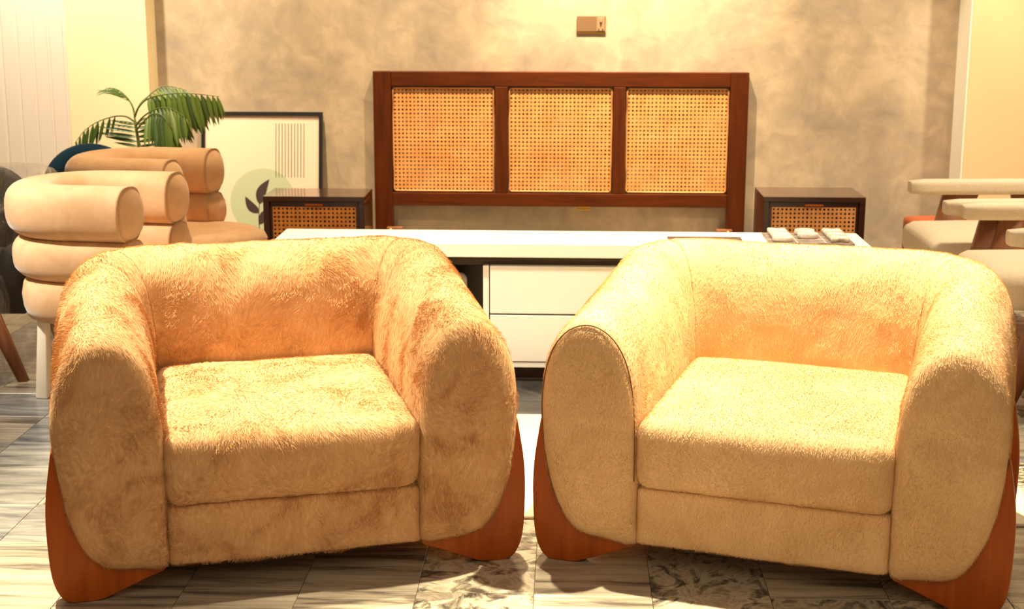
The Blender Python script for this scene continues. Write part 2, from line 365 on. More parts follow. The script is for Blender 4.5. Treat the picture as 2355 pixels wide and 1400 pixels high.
# ------------------------------------------------------------------ room shell
box('wall_back', -4.5, 4.5, 7.65, 7.85, 0, 3.2, M['plaster'])['kind'] = 'structure'
box('wall_left', -4.6, -4.5, -1.5, 7.85, 0, 3.2, M['cream_paint'])['kind'] = 'structure'
box('wall_right', 4.5, 4.6, -1.5, 7.85, 0, 3.2, M['beige_paint'])['kind'] = 'structure'
t = box('trim_1', -2.575, -2.157, 7.48, 7.66, 0, 3.2, M['cream_paint'], bev=.003); t['kind'] = 'structure'; t['label'] = 'cream pillar standing proud of the plaster wall on the left'
t = box('trim_2', 1.962, 4.5, 7.435, 7.66, 0, 3.2, M['beige_paint']); t['kind'] = 'structure'; t['label'] = 'beige pier right of the plaster wall'
box('pier_reveal', 1.955, 1.962, 7.43, 7.66, 0, 3.2, M['white_paint'], t)
# white fluted panelling
pn = empty('wall_panelling', (-2.578, 7.50, 0)); pn['kind'] = 'structure'; pn.name = 'trim_3'
pnl = None
for k in range(20):
    if pnl is None:
        bm = bmesh.new(); add_box(bm, -.081, -.012, -.022, .03, 0, 3.2, .003, 1); add_box(bm, -.014, .002, -.015, .03, 0, 3.2)
        pnl = obj('panel', bm, M['panel_white'], pn); q = pnl
    else:
        q = pnl.copy(); COL.objects.link(q); q.parent = pn
    q.location = (-.0815*k, 0, 0)
# floor
fl = box('floor', -4.5, 4.5, -1.5, 7.85, -.06, -.004, plain('grout', srgb(120, 108, 92), .8)); fl['kind'] = 'structure'
P_ = .2875
tiles = {}
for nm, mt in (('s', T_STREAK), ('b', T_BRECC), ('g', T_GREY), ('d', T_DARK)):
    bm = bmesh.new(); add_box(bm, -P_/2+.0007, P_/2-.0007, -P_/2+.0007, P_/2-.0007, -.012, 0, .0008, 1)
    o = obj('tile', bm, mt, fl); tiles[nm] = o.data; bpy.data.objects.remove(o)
cnt = 0
for i in range(-9, 9):
    for j in range(0, 16):
        x = -.080+P_*(i+.5); yy = 3.10+P_*(j+.5)-.03
        if yy < 7.6:
            r = random.random()
            k = 's' if r < .5 else ('b' if r < .8 else 'g')
            ro = random.choice((0, PI/2, 0, PI))
            if -.37 < x < 1.0 and yy < 3.9: k = 'b' if random.random() < .7 else 's'
            if x < -.4 and yy < 3.7: k = 's'; ro = random.choice((0, PI))
            if x < -1.2: k = 's' if random.random() < .75 else 'g'
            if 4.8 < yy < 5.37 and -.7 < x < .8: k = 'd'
            o = bpy.data.objects.new('tile', tiles[k]); COL.objects.link(o); o.parent = fl
            o.location = (x, yy, random.uniform(-.0003, .0003)); o.rotation_euler = (0, 0, ro); cnt += 1
big_me = None
bm = bmesh.new()
for i in range(-15, 15):
    for j in range(-16, 16):
        x = -.080+P_*(i+.5); yy = 3.10+P_*(j+.5)-.03
        if (-9 <= i < 9 and 0 <= j < 16) or yy > 7.6 or abs(x) > 4.4: continue
        add_box(bm, x-P_/2+.0007, x+P_/2-.0007, yy-P_/2+.0007, yy+P_/2-.0007, -.012, 0)
tag(obj('outer_tiles', bm, T_STREAK, fl), kind='stuff')

# ------------------------------------------------------------------ fur armchairs
HW = .315            # half inner width
PROF = [(0.0, .075), (-.004, .15), (-.006, .24), (-.006, .34), (-.002, .43), (.006, .50), (.024, .565), (.055, .615), (.095, .643), (.135, .648),
        (.175, .632), (.208, .597), (.230, .55), (.243, .49), (.248, .42), (.245, .35), (.236, .28), (.222, .215), (.200, .155), (.170, .108), (.130, .083), (.07, .076)]
def dense(pr, k=3):
    out = []; n = len(pr)
    for i in range(n):
        p0, p1, p2, p3 = (pr[(i+q) % n] for q in (-1, 0, 1, 2))
        for s in range(k):
            t = s/k
            f = lambda a, b, c, d: .5*((2*b)+(-a+c)*t+(2*a-5*b+4*c-d)*t*t+(-a+3*b-3*c+d)*t**3)
            out.append((f(p0[0], p1[0], p2[0], p3[0]), f(p0[1], p1[1], p2[1], p3[1])))
    return out
PD = dense(PROF)
cu, cz = .12, .36
def armchair(loc, rz, kind, label, seed, seams):
    A = empty('fur_armchair', loc, rz, label, 'armchair')
    mat = M['fur_'+kind]
    YB = .62; r0 = .045         # inner back plane starts here; corner radius
    rise = lambda y: .092*max(0, min(1, (y-.02)/.62))**1.1
    def prof_at(y, s=1.0):
        h = rise(y)
        return [(cu+(u-cu)*s, cz+(z-cz)*s+h*max(0, (z-.10)/.55)) for u, z in PD]
    for sx in (-1, 1):
        fr, pr = [], []
        # domed front
        for yy, s in ((-.014, .30), (-.013, .60), (-.009, .80), (-.002, .90), (.008, .955), (.020, .985), (.034, 1.0)):
            fr.append(((sx*HW, yy), (sx, 0))); pr.append(prof_at(0, s))
        n = 26
        for k in range(1, n+1):
            yy = .034+(YB-r0-.034)*k/n; fr.append(((sx*HW, yy), (sx, 0))); pr.append(prof_at(yy))
        m = 9                   # bend up to the diagonal seam
        cc = (sx*(HW-r0), YB-r0)
        for k in range(1, m+1):
            w = PI/4*k/m; d = (sx*math.cos(w), math.sin(w))
            sh = 1 if k < m else .988
            fr.append(((cc[0]+d[0]*r0, cc[1]+d[1]*r0), d)); pr.append(prof_at(.8, sh))
        o = sweep('armrest', lambda i: pr[i], fr, mat, A); furry(o, kind, .004, seed+sx)
    fr, pr = [], []
    m = 9
    for k in range(0, m+1):
        w = PI/4+PI/4*k/m; d = (-math.cos(w), math.sin(w)); cc = (-(HW-r0), YB-r0)
        fr.append(((cc[0]+d[0]*r0, cc[1]+d[1]*r0), d)); pr.append(prof_at(.8, .988 if k == 0 else 1))
    n = 26
    for k in range(1, n):
        x = -(HW-r0)+2*(HW-r0)*k/n; fr.append(((x, YB), (0, 1))); pr.append(prof_at(.8))
    for k in range(0, m+1):
        w = PI/2-PI/4*k/m; d = (math.cos(w), math.sin(w)); cc = ((HW-r0), YB-r0)
        fr.append(((cc[0]+d[0]*r0, cc[1]+d[1]*r0), d)); pr.append(prof_at(.8, .988 if k == m else 1))
    o = sweep('backrest', lambda i: pr[i], fr, mat, A); furry(o, kind, .005, seed+5)
    # seat cushion, apron below it
    Mx = Matrix.Translation((0, .312, .327)) @ Matrix.Rotation(math.radians(2.2), 4, 'X')
    o = rbox('seat_cushion', .316, .322, .092, .045, mat, A, 40, .012, Mx); furry(o, kind, .003, seed+9)
    Mx = Matrix.Translation((0, .33, .153))
    o = rbox('apron', .312, .318, .078, .016, mat, A, 34, .004, Mx); furry(o, kind, .003, seed+11)
    # wooden corner brackets
    out = [(.250, .385), (.262, .33), (.272, .26), (.275, .19), (.272, .10), (.265, .052), (.252, .020), (.235, .004), (.215, 0), (.175, 0), (.150, .004), (.105, .022), (.05, .045), (.0, .068)]
    inn = [(.03, .10), (.12, .105), (.17, .14), (.20, .19), (.222, .26), (.236, .33)]
    poly = dense([(HW+u, z) for u, z in out+inn], 3)
    for sx in (-1, 1):
        for y0 in (.030, .555):
            lift = .0115 if (y0 > .5 and ((loc[0] > 0) == (sx < 0))) else 0      # rear feet that stand on the rug
            pp = [(sx*x, lift+z*(1-lift/.39)) for x, z in poly]
            o = prism('corner_leg', pp, y0, y0+.052, M['leg_wood'], A, 0)
            bv = o.modifiers.new('round', 'BEVEL'); bv.width = .009; bv.segments = 3; bv.limit_method = 'ANGLE'; bv.angle_limit = math.radians(50); bv.harden_normals = True
    if seams:
        for sx in (-1,):
            pts = [(sx*(HW+cu+(u-cu)*.955), .004, cz+(z-cz)*.955) for u, z in PD[6:56]]
            tube('front_seam', pts, .0016, M['seam'], A, 6)
    return A
L1 = armchair((-.662, 3.385, 0), math.radians(17.6), 'tan', 'tan long-pile fur armchair with brown wooden corner legs, left of the pair', 1.3, False)
L2 = armchair((.464, 3.396, 0), math.radians(-17.2), 'cream', 'pale cream short-pile fur armchair with stitched arm fronts, right of the pair', 8.1, True)

# ------------------------------------------------------------------ rug between table and armchairs
rg = empty('rug', (0, 0, 0), 0, 'cream wool rug with fringed end lying on marble behind the armchairs', 'rug')
bm = bmesh.new(); add_box(bm, -.75, 1.33, 3.87, 4.87, .0005, .011, .004, 2)
obj('rug_pile', bm, M['rug'], rg, True)
bm = bmesh.new()
for k in range(150):
    yy = 3.88+k*.0066; a0 = random.uniform(-.012, .012); ln = random.uniform(.06, .10)
    add_box(bm, 1.32, 1.32+ln, yy, yy+.004, .002, .007, M=Matrix.Translation((1.32, yy, 0)) @ Matrix.Rotation(random.uniform(-.25, .25), 4, 'Z') @ Matrix.Translation((-1.32, -yy, 0)))
tag(obj('fringe', bm, M['rug'], rg), kind='stuff')

# ------------------------------------------------------------------ white low console
TV = empty('console_table', (0, 5.55, 0), 0, 'long low white lacquered media console with black recess and drawers', 'console table')
x0, x1 = -1.105, 1.098
box('table_top', x0, x1, -.235, .07, .476, .528, M['white_lacquer'], TV, .003)
box('recess_panel', x0+.03, x1-.03, -.19, .06, .44, .476, M['black'], TV)
box('back_panel', x0+.03, x1-.03, .04, .06, .06, .44, M['black'], TV)
box('base_board', x0+.02, x1-.02, -.22, .06, .055, .075, M['white_lacquer'], TV, .002)
box('plinth', x0+.10, x1-.10, -.16, .03, .0, .055, M['black'], TV)
box('side_panel', x0+.02, x0+.045, -.22, .04, .075, .44, M['white_lacquer'], TV, .002)
box('side_panel', x1-.045, x1-.02, -.22, .04, .075, .44, M['white_lacquer'], TV, .002)
box('divider', -.322, -.300, -.215, .04, .075, .442, M['white_lacquer'], TV, .002)
box('niche_floor', x0+.045, -.322, -.20, .04, .075, .10, M['black'], TV)
for (a_, b_) in ((.262, .442), (.078, .256)):
    for (c_, d_) in ((-.296, .36), (.366, x1-.05)):
        box('drawer', c_, d_, -.222, .03, a_, b_, M['white_lacquer'], TV, .0025)
tag(box('grey_speaker', -.60, -.385, 5.36, 5.42, .101, .405, M['grey_plastic'], None, .028, 5), 'rounded grey box standing in the dark niche of the white console', 'box')
# magazine and board game on the console
tag(box('magazine', .365, .64, 5.375, 5.49, .5285, .5315, M['magazine'], None, .001), 'flat grey magazine lying on the white console behind the cream armchair', 'magazine')
GX, GY, GZ = .885, 5.45, .5285
gb = empty('game_board', (GX, GY, GZ), 0, 'square grey stone noughts and crosses board on the right end of the white console', 'game board')
box('board_slab', -.155, .155, -.118, .118, 0, .008, M['board'], gb, .002)
for k in (-1, 1):
    box('groove_strip', k*.052-.0015, k*.052+.0015, -.112, .112, .0075, .0085, M['marble_white'], gb)
    box('groove_strip', -.15, .15, k*.039-.0015, k*.039+.0015, .0075, .0085, M['marble_white'], gb)
def ring_mesh():
    bm = bmesh.new(); n = 28; prof = [(.022, 0), (.0415, 0), (.0445, .004), (.0445, .018), (.0415, .022), (.025, .022), (.022, .019)]
    vs_ = [[bm.verts.new((r*math.cos(2*PI*i/n), r*.88*math.sin(2*PI*i/n), z)) for r, z in prof] for i in range(n)]
    for i in range(n):
        for k in range(len(prof)): bm.faces.new((vs_[i][k], vs_[(i+1) % n][k], vs_[(i+1) % n][(k+1) % 7], vs_[i][(k+1) % 7]))
    return bm
def cross_mesh():
    bm = bmesh.new(); w = .0145; l = .045
    p = [(w, 0), (l, l-w), (l-w, l), (0, w), (-l+w, l), (-l, l-w), (-w, 0), (-l, -l+w), (-l+w, -l), (0, -w), (l-w, -l), (l, -l+w)]
    f = bm.faces.new([bm.verts.new((x*.95, y*.84, 0)) for x, y in p]); r = bmesh.ops.extrude_face_region(bm, geom=[f])
    for g_ in r['geom']:
        if isinstance(g_, bmesh.types.BMVert): g_.co.z = .024
    bmesh.ops.bevel(bm, geom=bm.edges[:], offset=.003, segments=2, affect='EDGES')
    return bm
cols = {-1: 'left', 0: 'middle', 1: 'right'}; rows = {-1: 'front', 0: 'middle', 1: 'back'}
first = {}
for cx, ry, kd in ((-1, 1, 'x'), (-1, 0, 'x'), (-1, -1, 'o'), (0, 1, 'o'), (0, 0, 'o'), (1, 1, 'x'), (1, 0, 'x'), (1, -1, 'x')):
    nm = 'game_ring' if kd == 'o' else 'game_cross'
    if kd not in first:
        o = obj(nm, ring_mesh() if kd == 'o' else cross_mesh(), M['marble_white'], None, True); first[kd] = o
    else: o = first[kd].copy(); COL.objects.link(o)
    o.scale = (.86, .74, .9)
    o.location = (GX+cx*.103, GY+ry*.078, GZ+.0087)
    tag(o, 'white marble %s game piece in the %s column, %s row of the grey board' % ('ring' if kd == 'o' else 'cross', cols[cx], rows[ry]), 'game piece', 'game pieces on the board')

# ------------------------------------------------------------------ cane weave
def cane(name, w, h, nx, nz, rh, mat, parent, loc):
    """sheet in x,z with real round-cornered holes, 1.6 mm thick"""
    vs_, fs = [], []; dx, dz = w/nx, h/nz
    ang = [PI/8+PI/4*k for k in range(8)]
    for i in range(nx):
        for j in range(nz):
            x, z = (i+.5)*dx, (j+.5)*dz; b = len(vs_)
            sq = [(1, .414), (.414, 1), (-.414, 1), (-1, .414), (-1, -.414), (-.414, -1), (.414, -1), (1, -.414)]
            jr = rh*random.uniform(.88, 1.12)
            vs_ += [(x+dx/2*p, 0, z+dz/2*q) for p, q in sq]
            vs_ += [(x+jr*math.cos(a_), 0, z+jr*math.sin(a_)) for a_ in ang]
            vs_ += [(x+dx/2, 0, z+dz/2), (x-dx/2, 0, z+dz/2), (x-dx/2, 0, z-dz/2), (x+dx/2, 0, z-dz/2)]
            for k in range(8): fs.append((b+k, b+(k+1) % 8, b+8+(k+1) % 8, b+8+k))
            fs += [(b+1, b, b+16), (b+3, b+2, b+17), (b+5, b+4, b+18), (b+7, b+6, b+19)]
    o = pyobj(name, vs_, fs, mat, parent); o.location = loc
    m = o.modifiers.new('thickness', 'SOLIDIFY'); m.thickness = .0016; m.offset = 0
    return o

# ------------------------------------------------------------------ headboard
HB = empty('cane_headboard', (-.0608, 7.598, -.0193), 0, 'dark wood bed headboard with three woven cane panels against the plaster wall', 'headboard')
HB.scale = (1.0133, 1, 1.0133)
hx = [-1.012+.06, .892+.06]
box('post', hx[0], hx[0]+.092, 0, .045, .0192, 1.032, M['dark_wood_z'], HB, .004)
box('post', hx[1]-.092, hx[1], 0, .045, .0192, 1.032, M['dark_wood_z'], HB, .004)
xi0, xi1 = hx[0]+.092, hx[1]-.092
box('top_rail', xi0, xi1, .001, .044, .957, 1.0315, M['dark_wood_x'], HB, .004)
box('bottom_rail', xi0, xi1, .001, .044, .345, .413, M['dark_wood_x'], HB, .004)
mull = [(-.390+.06, -.324+.06), (.212+.06, .274+.06)]
for a_, b_ in mull: box('mullion', a_, b_, .001, .044, .413, .957, M['dark_wood_z'], HB, .004)
xs = [xi0, mull[0][0], mull[0][1], mull[1][0], mull[1][1], xi1]
for k in range(3):
    a_, b_ = xs[2*k]+.002, xs[2*k+1]-.002
    c = cane('cane_panel', b_-a_-.012, .528, 26, 26, .0053, M['cane'], HB, (a_+.006, .016, .421))
    pts = [(a_+.006, .013, .422), (b_-.006, .013, .422), (b_-.006, .013, .948), (a_+.006, .013, .948)]
    pp = []
    for q in range(4):
        p0, p1 = Vector(pts[q]), Vector(pts[(q+1) % 4])
        pp += [p0.lerp(p1, s) for s in (.02, .25, .5, .75, .98)]
    tube('cane_border', pp, .0042, M['cane'], HB, 6, closed=True)
box('brass_plate', .031+.06, .103+.06, -.006, .03, .328, .345, M['brass'], HB, .002)
for sx, xx in ((1, xi0+.0), (-1, xi1-.0)):
    h = box('rail_bracket', min(xx, xx+sx*.022)-.03, max(xx, xx+sx*.022)-.0+.03, -.03, .01, .19, .235, M['chair_wood'], HB, .003)
    bm = bmesh.new(); bmesh.ops.create_uvsphere(bm, u_segments=12, v_segments=8, radius=.011, matrix=Matrix.Translation((xx-sx*.008, -.036, .222)))
    obj('bracket_knob', bm, M['brass'], h, True)

# ------------------------------------------------------------------ nightstands
def nightstand(x0, y0, ztop, depth, wd, label, cmat):
    w = wd
    A = empty('nightstand', (x0+w/2, y0, 0), 0, label, 'nightstand', 'nightstands beside the headboard')
    h = w/2; k = ztop
    box('top_board', -h, h, 0, depth, k-.024, k, M['stand_wood'], A, .002)
    box('side_board', -h, -h+.03, .001, depth, .12, k-.024, M['stand_wood'], A, .002)
    box('side_board', h-.03, h, .001, depth, .12, k-.024, M['stand_wood'], A, .002)
    box('bottom_board', -h+.03, h-.03, .001, depth, .12, .145, M['stand_wood'], A)
    box('back_board', -h+.03, h-.03, depth-.012, depth, .145, k-.024, M['stand_wood'], A)
    d = box('drawer', -h+.032, h-.032, .012, .03, k-.052, k-.026, M['stand_wood'], A, .002)
    box('drawer_pull', -.045, .045, .004, .013, k-.047, k-.036, M['leg_wood'], d, .003)
    for (a_, b_, c_, e_) in ((-h+.032, -h+.044, .15, k-.052), (h-.044, h-.032, .15, k-.052), (-h+.032, h-.032, .147, .16)):
        box('drawer_frame', a_, b_, .012, .03, c_, e_, M['stand_wood'], A)
    zc = k-.052
    nx = 20; cw = (w-.088)/nx
    cane('cane_front', w-.088, 10*cw, nx, 10, cw*.27, cmat, A, (-h+.044, .014, zc-10*cw))
    box('liner', -h+.044, h-.044, .034, .038, .15, zc, M['black'], A)
    for sx in (-1, 1):
        for yy in (.03, depth-.06):
            box('leg', sx*(h-.03)-.016, sx*(h-.03)+.016, yy, yy+.03, 0, .12, M['stand_wood'], A, .003)
    return A
nightstand(-1.503, 7.06, .450, .30, .498, 'dark walnut nightstand with cane drawer front, left of the headboard', M['cane_honey'])
nightstand(.932, 7.09, .461, .36, .492, 'dark walnut nightstand with cane drawer front, right of the headboard', M['cane'])

# ------------------------------------------------------------------ framed print leaning on the wall
PW, PH = .635, .825
fr = empty('framed_print', (-1.61, 7.485, 0), 0, 'black framed abstract print with green disc and dark leaves leaning on the wall', 'framed picture')
fr.rotation_euler = (math.radians(-9.5), 0, 0)
h = PW/2
for (a_, b_, c_, d_) in ((-h, -h+.019, 0, PH), (h-.019, h, 0, PH), (-h+.019, h-.019, 0, .02), (-h+.019, h-.019, PH-.02, PH)):
    box('frame_bar', a_, b_, -.012, .014, c_, d_, M['black_frame'], fr, .0015)
pr_ = box('print_sheet', -h+.018, h-.018, .0, .006, .018, PH-.018, M['paper'], fr)
def disc(name, cx, cz_, r, y, mat, parent, n=48):
    vs_ = [(cx+r*math.cos(2*PI*k/n), y, cz_+r*math.sin(2*PI*k/n)) for k in range(n)]+[(cx+r*math.cos(2*PI*k/n), y+.0006, cz_+r*math.sin(2*PI*k/n)) for k in range(n)]
    fs = [tuple(range(n)), tuple(range(2*n-1, n-1, -1))]+[(k, (k+1) % n, n+(k+1) % n, n+k) for k in range(n)]
    return pyobj(name, vs_, fs, mat, parent)
disc('green_disc', .005, .36, .172, -.0008, M['print_green'], pr_)
for k in range(10):
    xx = .073+k*.0163
    box('print_stripe', xx-.0017, xx+.0017, -.0016, -.0009, .485, .765, M['print_line'], pr_)
def leafpoly(x0, z0, x1, z1, wd, n=10):
    d = Vector((x1-x0, 0, z1-z0)); nn = Vector((-d.z, 0, d.x)).normalized(); L = d.length
    up_ = []; lo = []
    for k in range(n+1):
        t = k/n; c = Vector((x0, 0, z0))+d*t+nn*(.10*L*math.sin(PI*t)); wv = wd*math.sin(PI*t**.75)**.9
        up_.append(c+nn*wv); lo.append(c-nn*wv)
    return up_+lo[::-1][1:-1]
def leafobj(name, *a_):
    p = leafpoly(*a_); n = len(p)
    vs_ = [(q.x, -.0022, q.z) for q in p]+[(q.x, -.0016, q.z) for q in p]
    pyobj(name, vs_, [tuple(range(n)), tuple(range(2*n-1, n-1, -1))]+[(k, (k+1) % n, n+(k+1) % n, n+k) for k in range(n)], M['print_leaf'], pr_)
leafobj('print_leaf', -.014, .345, .038, .475, .026)
leafobj('print_leaf', -.014, .30, -.088, .385, .022)
leafobj('print_leaf', -.014, .24, .066, .33, .022)
tube('print_twig', [(-.012, -.0018, .20), (-.017, -.0018, .27), (-.014, -.0018, .35)], .002, M['print_leaf'], pr_, 5)

# ------------------------------------------------------------------ wall socket
so = empty('wall_socket', (.096, 7.65, 1.262), 0, 'small brushed metal switch and socket plate high on the plaster wall', 'wall socket')
box('plate', -.073, .073, -.012, 0, -.036, .046, M['socket_plate'], so, .003)
box('socket_face', .028, .068, -.0135, -.010, -.030, .040, M['socket_white'], so, .001)
box('rocker', .042, .056, -.019, -.012, .012, .034, M['socket_white'], so, .002)
for dx, dz, w_ in ((.048, -.004, .004), (.038, -.024, .0035), (.058, -.024, .0035)):
    box('pin_hole', dx-w_, dx+w_, -.0142, -.0132, dz-.005, dz+.005, M['hole'], so)
box('back_frame', -.075, .075, -.008, .0, -.044, -.036, M['brass'], so, .001)

# ------------------------------------------------------------------ stacked-ring chairs
def ring_frames(cx, cy, R, xe, n=14, m=22):
    """U-shaped centre line open to +x: near arm, round back, far arm"""
    out = []
    for k in range(n+1): out.append(((xe-(xe-cx)*k/n, cy-R), (0, -1)))
    for k in range(1, m): w = -PI/2-PI*k/m; out.append(((cx+R*math.cos(w), cy+R*math.sin(w)), (math.cos(w), math.sin(w))))
    for k in range(n+1): out.append(((cx+(xe-cx)*k/n, cy+R), (0, 1)))
    return out
def supere(wu, wz, n=28, e=2.6):
    return [(wu*math.copysign(abs(math.cos(2*PI*k/n))**(2/e), math.cos(2*PI*k/n)), wz*math.copysign(abs(math.sin(2*PI*k/n))**(2/e), math.sin(2*PI*k/n))) for k in range(n)]
def ringtube(name, cx, xe, R, hu, hz, zc, mat, A):
    fr = ring_frames(cx, 0, R, xe)
    base = supere(hu, hz)
    end = [(-.052, .25), (-.048, .5), (-.038, .72), (-.024, .87), (-.010, .96)]
    frs, scl = [], []
    o0 = fr[0][0]
    for dx, s in end: frs.append(((o0[0]-dx-.02, o0[1]), fr[0][1])); scl.append(s)
    for f_ in fr: frs.append(f_); scl.append(1)
    o1 = fr[-1][0]
    for dx, s in end[::-1]: frs.append(((o1[0]-dx-.02, o1[1]), fr[-1][1])); scl.append(s)
    return sweep(name, lambda i: [(u*scl[i], zc+z*scl[i]) for u, z in base], frs, mat, A)
def ring_chair(loc, rz, label, mat):
    A = empty('ring_armchair', loc, rz, label, 'armchair', 'stacked ring armchairs on the left')
    ringtube('ring_cushion', -.02, .215, .21, .095, .096, .682, mat, A)
    ringtube('ring_cushion', -.01, .22, .208, .09, .078, .515, mat, A)
    # lower drum
    n = 48; vs_, fs = [], []
    prof = [(.0, .445), (.20, .447), (.245, .44), (.268, .42), (.276, .38), (.272, .335), (.258, .30), (.235, .292), (0, .292)]
    for r, z in prof:
        for k in range(n):
            w = 2*PI*k/n; c = math.cos(w); vs_.append((r*c*(1.0)+(.0), r*math.sin(w)*1.10, z))
    for i in range(len(prof)-1):
        for k in range(n): fs.append((i*n+k, i*n+(k+1) % n, (i+1)*n+(k+1) % n, (i+1)*n+k))
    pyobj('base_cushion', vs_, fs, mat, A, True)
    vs_, fs = [], []
    prof = [(.0, .478), (.14, .476), (.19, .468), (.215, .452), (.222, .43), (.215, .405), (.19, .392), (0, .39)]
    for r, z in prof:
        for k in range(n):
            w = 2*PI*k/n; vs_.append((.17+r*1.55*math.cos(w)*(1 if math.cos(w) > 0 else .9), r*math.sin(w)*(1.0 if math.cos(w) < .1 else 1.15), z))
    for i in range(len(prof)-1):
        for k in range(n): fs.append((i*n+k, i*n+(k+1) % n, (i+1)*n+(k+1) % n, (i+1)*n+k))
    pyobj('seat', vs_, fs, mat, A, True)
    for px, py in ((-.16, -.155), (-.16, .155), (.20, -.17), (.20, .17)):
        dx, dy = math.copysign(.012, px), math.copysign(.012, py)
        bm = bmesh.new(); add_box(bm, -.024, .024, -.024, .024, 0, .30, .006, 2)
        for v in bm.verts:
            s = .62+.38*(1-v.co.z/.30) if False else 1.0-.30*(v.co.z/.30)
            v.co.x = v.co.x*s+px+dx*(1-v.co.z/.3); v.co.y = v.co.y*s+py+dy*(1-v.co.z/.3)
        obj('leg', bm, M['cream_leg'], A, True)
    return A
ring_chair((-1.70, 5.18, 0), math.radians(-7), 'pale lit stacked-ring velvet armchair with tapered cream leg, directly behind the tan fur chair', M['velvet_tan'])
ring_chair((-1.765, 6.0, 0), math.radians(-9), 'tan stacked-ring armchair with round seat in front of the palm', M['velvet_tan'])

# ------------------------------------------------------------------ blue shell chair
bc = empty('blue_chair', (-2.175, 6.55, 0), math.radians(20), 'dark blue velvet chair with curved back behind the plastic-wrapped one', 'chair')
fr_ = []; 
for k in range(25):
    w = PI*(.06+.88*k/24); fr_.append(((0, -.03), (math.cos(w), math.sin(w))))
def bprof(i):
    w = PI*(.06+.88*i/24); top = .50+.238*math.sin(w)**.8
    return [(.195, .36), (.175, top-.05), (.195, top), (.222, top), (.235, top-.05), (.23, .36)]
sweep('backrest', bprof, fr_, M['teal_velvet'], bc)
rbox('seat', .195, .19, .05, .04, M['teal_velvet'], bc, 8, .01, Matrix.Translation((0, -.02, .41)))
for sx in (-1, 1):
    for sy in (-1, 1): tube('leg', [(sx*.14, sy*.13-.02, .37), (sx*.16, sy*.16-.02, 0)], [.016, .010], M['black_frame'], bc)

# ------------------------------------------------------------------ plastic-wrapped chair
wc = empty('wrapped_chair', (-2.33, 5.66, 0), math.radians(4), 'charcoal velvet lounge chair wrapped in clear plastic at the left edge', 'chair')
fr_, hh = [], []
for k in range(8): fr_.append(((0, -.34+.06*k), (1, 0))); hh.append(0)
for k in range(25):
    w = PI*k/24; fr_.append(((0, .10), (math.cos(w), math.sin(w)))); hh.append(math.sin(w)**1.6)
for k in range(8): fr_.append(((0, .08-.06*k), (-1, 0))); hh.append(0)
def wprof(i):
    top = .50+.222*hh[i]; q = .03*hh[i]
    return [(.15, .24), (.15, .40), (.155-q, top-.06), (.18-q, top-.012), (.205-q, top), (.235-q, top-.02), (.25, top-.08), (.258, .40), (.25, .24)]
sweep('backrest', wprof, fr_, M['grey_velvet'], wc)
rbox('seat', .15, .27, .07, .05, M['grey_velvet'], wc, 8, .015, Matrix.Translation((0, -.09, .34)))
for sx in (-1, 1):
    prism('leg', [(sx*.12, .26), (sx*.18, .26), (sx*.27, .0), (sx*.235, 0)], -.44, -.405, M['chair_wood'], wc, .003)
    prism('leg', [(sx*.12, .26), (sx*.18, .26), (sx*.23, .0), (sx*.20, 0)], .20, .235, M['chair_wood'], wc, .003)
box('leg_rail', -.17, .17, -.44, -.405, .215, .255, M['chair_wood'], wc, .003)
n, m = 84, 34; vs_, fs = [], []
for j in range(m+1):
    t = j/m
    for i in range(n):
        w = 2*PI*i/n
        if t < .25: q = t/.25; r = .05+.20*math.sin(q*PI/2); z = .744-.03*q*q
        else:
            q = (t-.25)/.75; r = .262+.025*q+.05*max(0, q-.75)*4*(.4+.6*abs(math.sin(4*w))); z = .714*(1-q)**.95+.004
        cy_ = .16*(1-t)-.03; ry = 1.0+.85*min(1, t*1.6)
        cr = .020*noise.noise(Vector((math.cos(w)*4, math.sin(w)*4, t*3)))+.012*noise.noise(Vector((math.cos(w)*11, math.sin(w)*11, t*7)))
        dip = -.16*max(0, -math.sin(w))*(1-t) if t < .6 else -.16*max(0, -math.sin(w))*(1-t)
        vs_.append(((r+cr)*math.cos(w), cy_+(r+cr)*math.sin(w)*ry, max(.003, z+dip)))
for j in range(m):
    for i in range(n): fs.append((j*n+i, j*n+(i+1) % n, (j+1)*n+(i+1) % n, (j+1)*n+i))
fs.append(tuple(range(n)))
pyobj('plastic_wrap', vs_, fs, M['plastic'], wc, True)

# ------------------------------------------------------------------ lounge chairs on the right
def lounge(loc, label):
    A = empty('lounge_chair', loc, 0, label, 'chair', 'cream lounge chairs with padded arms')
    for sy in (-1, 1):
        rbox('armrest', .31, .04, .031, .018, M['linen'], A, 8, .002, Matrix.Translation((.31, sy*.305, .612)) @ Matrix.Rotation(math.radians(-.6), 4, 'Y'))
        y0 = sy*.305-.017
        prism('front_leg', [(.15, .585), (.30, .585), (.262, .49), (.06, 0), (.018, 0)], y0, y0+.034, M['chair_wood'], A, .003)
        prism('rear_leg', [(.44, .585), (.58, .585), (.72, 0), (.68, 0), (.45, .49)], y0, y0+.034, M['chair_wood'], A, .003)
    box('seat_rail', .12, .60, -.288, -.262, .28, .33, M['chair_wood'], A, .003)
    box('seat_rail', .12, .60, .262, .288, .28, .33, M['chair_wood'], A, .003)
    rbox('seat', .33, .262, .068, .05, M['linen'], A, 14, .022, Matrix.Translation((.295, 0, .405)))
    rbox('backrest', .06, .25, .20, .045, M['linen'], A, 10, .01, Matrix.Translation((.66, 0, .60)) @ Matrix.Rotation(math.radians(14), 4, 'Y'))
    return A
c1 = lounge((1.505, 5.36, 0), 'cream padded lounge chair with slanted brown legs at the right edge, nearer one')
c2 = dup(c1, (1.46, 6.07, 0), 0, 'cream padded lounge chair with slanted brown legs, farther one beside the orange ottoman')
ot = empty('orange_ottoman', (1.90, 6.98, 0), 0, 'orange leather ottoman on the floor behind the cream lounge chairs', 'ottoman')
